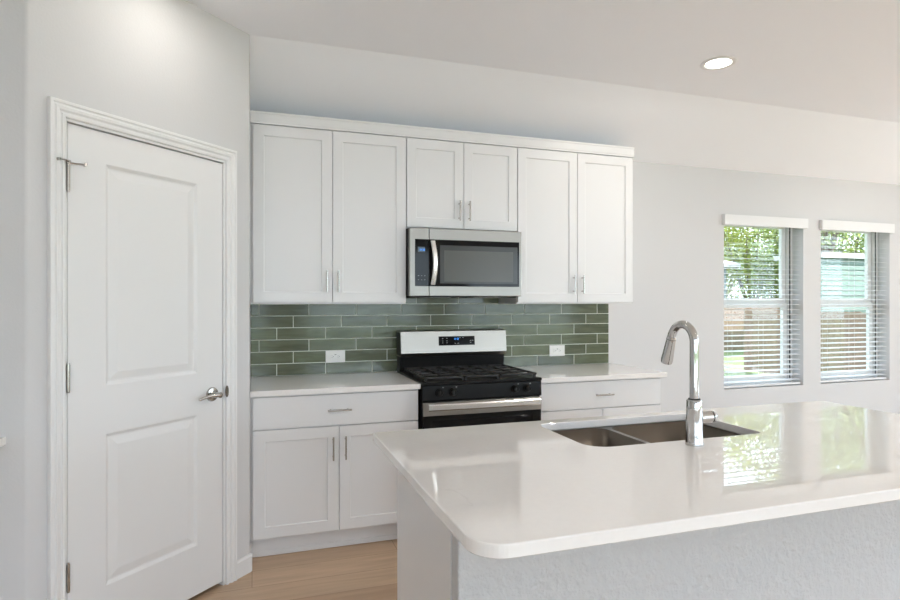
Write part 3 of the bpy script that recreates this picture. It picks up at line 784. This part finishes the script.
# faucet
fc = empty('kitchen_faucet', (1.390, -2.320, .914)); tag(fc, 'tall chrome pull-down faucet on the island countertop', 'faucet')
bm = lathe(bmesh.new(), [(0, 0), (.0285, 0), (.0290, .003), (.0275, .012), (.0262, .060), (.0250, .120), (.0245, .146), (.0225, .150), (0, .150)], (0, 0, 0), 40)
link('faucet_body', bm, 'chrome', fc, True)
bm = bmesh.new(); r = .056; zc = 1.254 - .914
pts = [(0, 0, .148), (0, 0, .20), (0, 0, .28), (0, 0, zc)] + [(0, r - r * math.cos(a), zc + r * math.sin(a)) for a in [PI * k / 16 * .95 for k in range(1, 17)]]
tube(bm, pts, .0143, 28)
link('spout', bm, 'chrome', fc, True)
link('spout_collar', lathe(bmesh.new(), [(0, .149), (.019, .149), (.019, .1535), (0, .1535)], (0, 0, 0), 32), 'slot', fc, True)
e = Vector(pts[-1]); d = (Vector(pts[-1]) - Vector(pts[-2])).normalized(); d = Vector((0, .30, -1)).normalized()
bm = tube(bmesh.new(), [e - d * .004, e + d * .004, e + d * .02, e + d * .084, e + d * .094], [.0150, .0160, .0165, .0205, .0190], 28)
sh = link('spray_head', bm, 'chrome', fc, True)
link('spray_face', tube(bmesh.new(), [e + d * .093, e + d * .096], [.0165, .0155], 24), 'slot', sh, True)
link('spray_joint', tube(bmesh.new(), [e + d * .006, e + d * .0075], [.0166, .0166], 24), 'slot', sh, True)
bm = bmesh.new(); lathe(bm, [(0, .018), (.0205, .018), (.0200, .064), (.0185, .066), (0, .066)], (0, 0, .089), 28, 'X')
hb = link('handle_hub', bm, 'chrome', fc, True)
link('hub_gap', lathe(bmesh.new(), [(0, .0655), (.0175, .0655), (.0175, .070), (0, .070)], (0, 0, .089), 28, 'X'), 'slot', hb, True)
bm = bmesh.new(); lathe(bm, [(0, .0695), (.0195, .0695), (.0185, .078), (.012, .086), (0, .088)], (0, 0, .089), 28, 'X')
tube(bm, [(.078, .006, .090), (.082, .03, .092), (.085, .070, .093)], [.0055, .005, .0042], 12)
link('handle_lever', bm, 'chrome', hb, True)

# ------------------------------------------------------------------ downlights
def downlight(x, y, lab, power=DOWN_POWER):
    r = empty('ceiling_downlight', (x, y, CH)); tag(r, lab, 'ceiling light', 'recessed ceiling lights')
    bm = lathe(bmesh.new(), [(.068, -.0002), (.098, -.0002), (.098, -.003), (.092, -.007), (.082, -.008), (.074, -.006), (.068, -.003)], (0, 0, 0), 40)
    # open ring: drop the two cap faces
    for f in [f for f in bm.faces if len(f.verts) > 20]: bm.faces.remove(f)
    link('trim_ring', bm, 'trim', r, True)
    link('lens', lathe(bmesh.new(), [(0, -.0004), (.070, -.0004), (.068, -.0025), (.05, -.0035), (0, -.004)], (0, 0, 0), 40), 'lens', r, True)
    d = bpy.data.lights.new('downlight_lamp', 'AREA'); d.shape = 'DISK'; d.size = .13; d.energy = power; d.color = (1, .94, .87); d.spread = PI
    o = bpy.data.objects.new('downlight_lamp', d); COL.objects.link(o); o.parent = r; o.location = (0, 0, -.010)
downlight(2.545, -1.185, 'lit recessed ceiling light between the wall cabinets and the windows')
downlight(-.20, -1.34, 'lit recessed ceiling light beside the top of the pantry wall', 1.3)
downlight(2.60, -4.10, 'recessed ceiling light over the dining side of the island')
downlight(-.02, -4.60, 'recessed ceiling light just behind the camera')
downlight(5.15, -1.20, 'recessed ceiling light in front of the windows')
downlight(5.15, -4.10, 'recessed ceiling light by the patio door')

# ledge at the far left edge
r = tag(link('wall_ledge', slab(bmesh.new(), [(-1.7, -1.66), (-.818, -1.66), (-.818, -1.4565), (-1.7, -1.4565)], [], .885, .914, .002), 'ledge'), 'end of a thin white ledge on the wall beyond the pantry corner', 'ledge')

# ------------------------------------------------------------------ outside
GZ = -.35
struct('patio', B(XL - 8, XR + 5, YR - 9, -1.0, GZ - .02, GZ + .012), 'concrete', 'unseen pale concrete patio added to bounce daylight indoors')  # added out of view, kept pale to reflect light up to the ceiling
struct('ground', B(-30, 70, -40, 70, GZ - .3, GZ), 'lawn', 'green lawn outside the windows')
def fence(name, p0, p1, lab):
    p0 = Vector(p0); p1 = Vector(p1); L = (p1 - p0).length; a = math.atan2((p1 - p0).y, (p1 - p0).x)
    r = empty('wooden_fence', (p0.x, p0.y, GZ), a); tag(r, lab, 'fence', 'wooden board fences')
    bm = bmesh.new(); x = 0
    while x < L - .05:
        h = 1.52 + random.uniform(-.01, .01); box(bm, x, x + .136, -.01, .01, .04, h, .003); x += .141
    link('boards', bm, 'fence', r)
    bm = bmesh.new()
    for z in (.35, .85, 1.3): box(bm, 0, L, .011, .05, z, z + .09)
    link('rails', bm, 'fence', r)
    k = 0
    while k * 2.4 < L: link('post', B(k * 2.4, k * 2.4 + .09, .051, .14, 0, 1.5), 'fence', r); k += 1
fence('a', (11.5, 7.6), (11.5, -3.0), 'brown board fence close by, beyond the second window')
fence('b', (4, 12.5), (24, 12.5), 'brown board fence at the far end of the lawn')
def clap(bm, x0, x1, y0, y1, z0, z1, step):
    z = z0
    while z < z1 - .01:
        t = min(z + step, z1)
        for (xa, xb, ya, yb) in ((x0, x1, y0, y1),):
            a = [bm.verts.new(p) for p in ((xa - .025, ya - .025, z), (xb + .025, ya - .025, z), (xb + .025, yb, z), (xa - .025, yb, z))]
            b = [bm.verts.new(p) for p in ((xa, ya, t), (xb, ya, t), (xb, yb, t), (xa, yb, t))]
            for k in range(4): bm.faces.new((a[k], a[(k + 1) % 4], b[(k + 1) % 4], b[k]))
            bm.faces.new(a); bm.faces.new(b)
        z = t
    bmesh.ops.recalc_face_normals(bm, faces=bm.faces)
    return bm
def house(x0, x1, y0, y1, zt, rise, m, lab, wins, step, over=.35, hip=1.0):
    r = empty('neighbour_house', ((x0 + x1) / 2, y0, GZ)); tag(r, lab, 'house', 'houses beyond the fence')
    ox, oy, oz = (x0 + x1) / 2, y0, GZ
    link('siding', clap(bmesh.new(), x0 - ox, x1 - ox, 0, y1 - oy, .002, zt - oz, step), m, r)
    bm = bmesh.new(); a = (x0 - ox - over, x1 - ox + over, -over, y1 - oy + over); zb = zt - oz + .001; ym = (y1 - oy) / 2; q = min((a[3] - a[2]) / 2, (a[1] - a[0]) / 2 * .9) * hip
    lo = [bm.verts.new(p) for p in ((a[0], a[2], zb), (a[1], a[2], zb), (a[1], a[3], zb), (a[0], a[3], zb))]
    mi = [bm.verts.new(p) for p in ((a[0], a[2], zb + .16), (a[1], a[2], zb + .16), (a[1], a[3], zb + .16), (a[0], a[3], zb + .16))]
    t0 = bm.verts.new((a[0] + q, ym, zb + rise)); t1 = bm.verts.new((a[1] - q, ym, zb + rise))
    for k in range(4): bm.faces.new((lo[k], lo[(k + 1) % 4], mi[(k + 1) % 4], mi[k]))
    bm.faces.new(lo[::-1]); bm.faces.new((mi[0], mi[1], t1, t0)); bm.faces.new((mi[1], mi[2], t1)); bm.faces.new((mi[2], mi[3], t0, t1)); bm.faces.new((mi[3], mi[0], t0))
    bmesh.ops.recalc_face_normals(bm, faces=bm.faces); link('roof', bm, 'shingle', r)
    for (wx0, wx1, wz0, wz1) in wins:
        f = link('house_window', B(wx0 - ox - .06, wx1 - ox + .06, -.06, -.028, wz0 - oz - .06, wz1 - oz + .06), 'vinyl', r)
        link('pane', B(wx0 - ox, wx1 - ox, -.066, -.0605, wz0 - oz, wz1 - oz), 'darkglass', f)
house(16.5, 20.0, 9.6, 11.1, 2.72, .2, 'siding', 'pale green sided outbuilding seen through the second window', [], .16, .12)
house(13.5, 21.4, 18.6, 25.0, 3.0, 1.6, 'siding_w', 'pale house with a light roof seen through the first window', [(19.6, 20.6, .9, 2.3)], .2, .45)
def tree(x, y, h, R, n, leaf, lab, seed, trunk=.16, fork=1.4, kind='broadleaf_tree', zlo=None):
    rnd = random.Random(seed)
    r = empty(kind, (x, y, GZ)); tag(r, lab, 'tree', 'trees beyond the fence')
    bm = bmesh.new(); tips = []
    top = Vector((rnd.uniform(-.2, .2), rnd.uniform(-.2, .2), fork))
    tube(bm, [(0, 0, 0), (top.x * .5, top.y * .5, fork * .5), top], [trunk * 1.25, trunk, trunk * .85], 10)
    nb = 7
    for k in range(nb):
        a = 2 * PI * k / nb + rnd.uniform(-.3, .3); ln = (h - fork) * rnd.uniform(.65, .95); out = R * rnd.uniform(.35, .85)
        p = [top]
        for q in (.33, .66, 1):
            p.append(top + Vector((math.cos(a) * out * q + rnd.uniform(-.15, .15), math.sin(a) * out * q + rnd.uniform(-.15, .15), ln * q)))
        tube(bm, p, [trunk * .5, trunk * .34, trunk * .2, trunk * .07], 7)
        tips += p[1:]
        for q in range(3):
            b0 = p[1 + q % 3]; b1 = b0 + Vector((rnd.uniform(-1, 1) * R * .4, rnd.uniform(-1, 1) * R * .4, rnd.uniform(.2, 1)))
            tube(bm, [b0, (b0 + b1) / 2 + Vector((0, 0, .1)), b1], [trunk * .16, trunk * .1, trunk * .04], 5); tips.append(b1)
    link('trunk', bm, 'bark', r, True)
    vs = []; fs = []
    zlo = fork * .7 if zlo is None else zlo
    for k in range(n // 14):
        if rnd.random() < .55:
            c = rnd.choice(tips) + Vector((rnd.gauss(0, .5), rnd.gauss(0, .5), rnd.gauss(0, .4)))
        else:
            while True:
                v = Vector((rnd.uniform(-1, 1), rnd.uniform(-1, 1), rnd.uniform(-1, 1)))
                if .45 < v.length < 1: break
            c = Vector((v.x * R, v.y * R, (zlo + h) / 2 + v.z * (h - zlo) / 2))
        for q in range(14):
            p = c + Vector((rnd.gauss(0, .26), rnd.gauss(0, .26), rnd.gauss(0, .20)))
            s = rnd.uniform(.05, .10); u = Vector((rnd.gauss(0, 1), rnd.gauss(0, 1), rnd.gauss(0, .6))).normalized(); v = u.cross(Vector((rnd.gauss(0, 1), rnd.gauss(0, 1), rnd.gauss(0, 1)))).normalized() * .55
            i = len(vs); vs += [p - u * s, p + v * s, p + u * s * 1.1, p - v * s]; fs.append((i, i + 1, i + 2, i + 3))
    me = bpy.data.meshes.new('crown'); me.from_pydata([tuple(v) for v in vs], [], fs); me.materials.append(M[leaf])
    o = bpy.data.objects.new('crown', me); COL.objects.link(o); o.parent = r
T = 'broadleaf_tree'
tree(21.6, 29.5, 11.5, 4.2, 14000, 'leaf_g', 'distant green tree behind the middle of the pale house', 4)
tree(29.5, 27.5, 12.5, 5.0, 22000, 'leaf_y', 'tall yellow green tree rising above the pale house roof', 2)
tree(26.6, 22.0, 10.5, 3.7, 26000, 'leaf_y', 'big yellow green tree beside the pale house', 3, fork=.8, zlo=.2)
tree(24.6, 18.3, 4.6, 1.4, 8000, 'leaf_g', 'low green bushy tree at the corner of the pale house', 9, fork=.5, trunk=.07)
tree(21.7, 13.7, 9.0, 2.5, 4200, 'leaf_p', 'forked tree with bare dark branches above the green outbuilding', 5, trunk=.24, fork=3.0)
tree(27.4, 17.2, 9.5, 3.6, 22000, 'leaf_g', 'dense green tree behind the forked tree', 6)
tree(33.5, 18.8, 11.5, 4.4, 20000, 'leaf_y', 'tall yellow green tree far behind the outbuilding', 8)
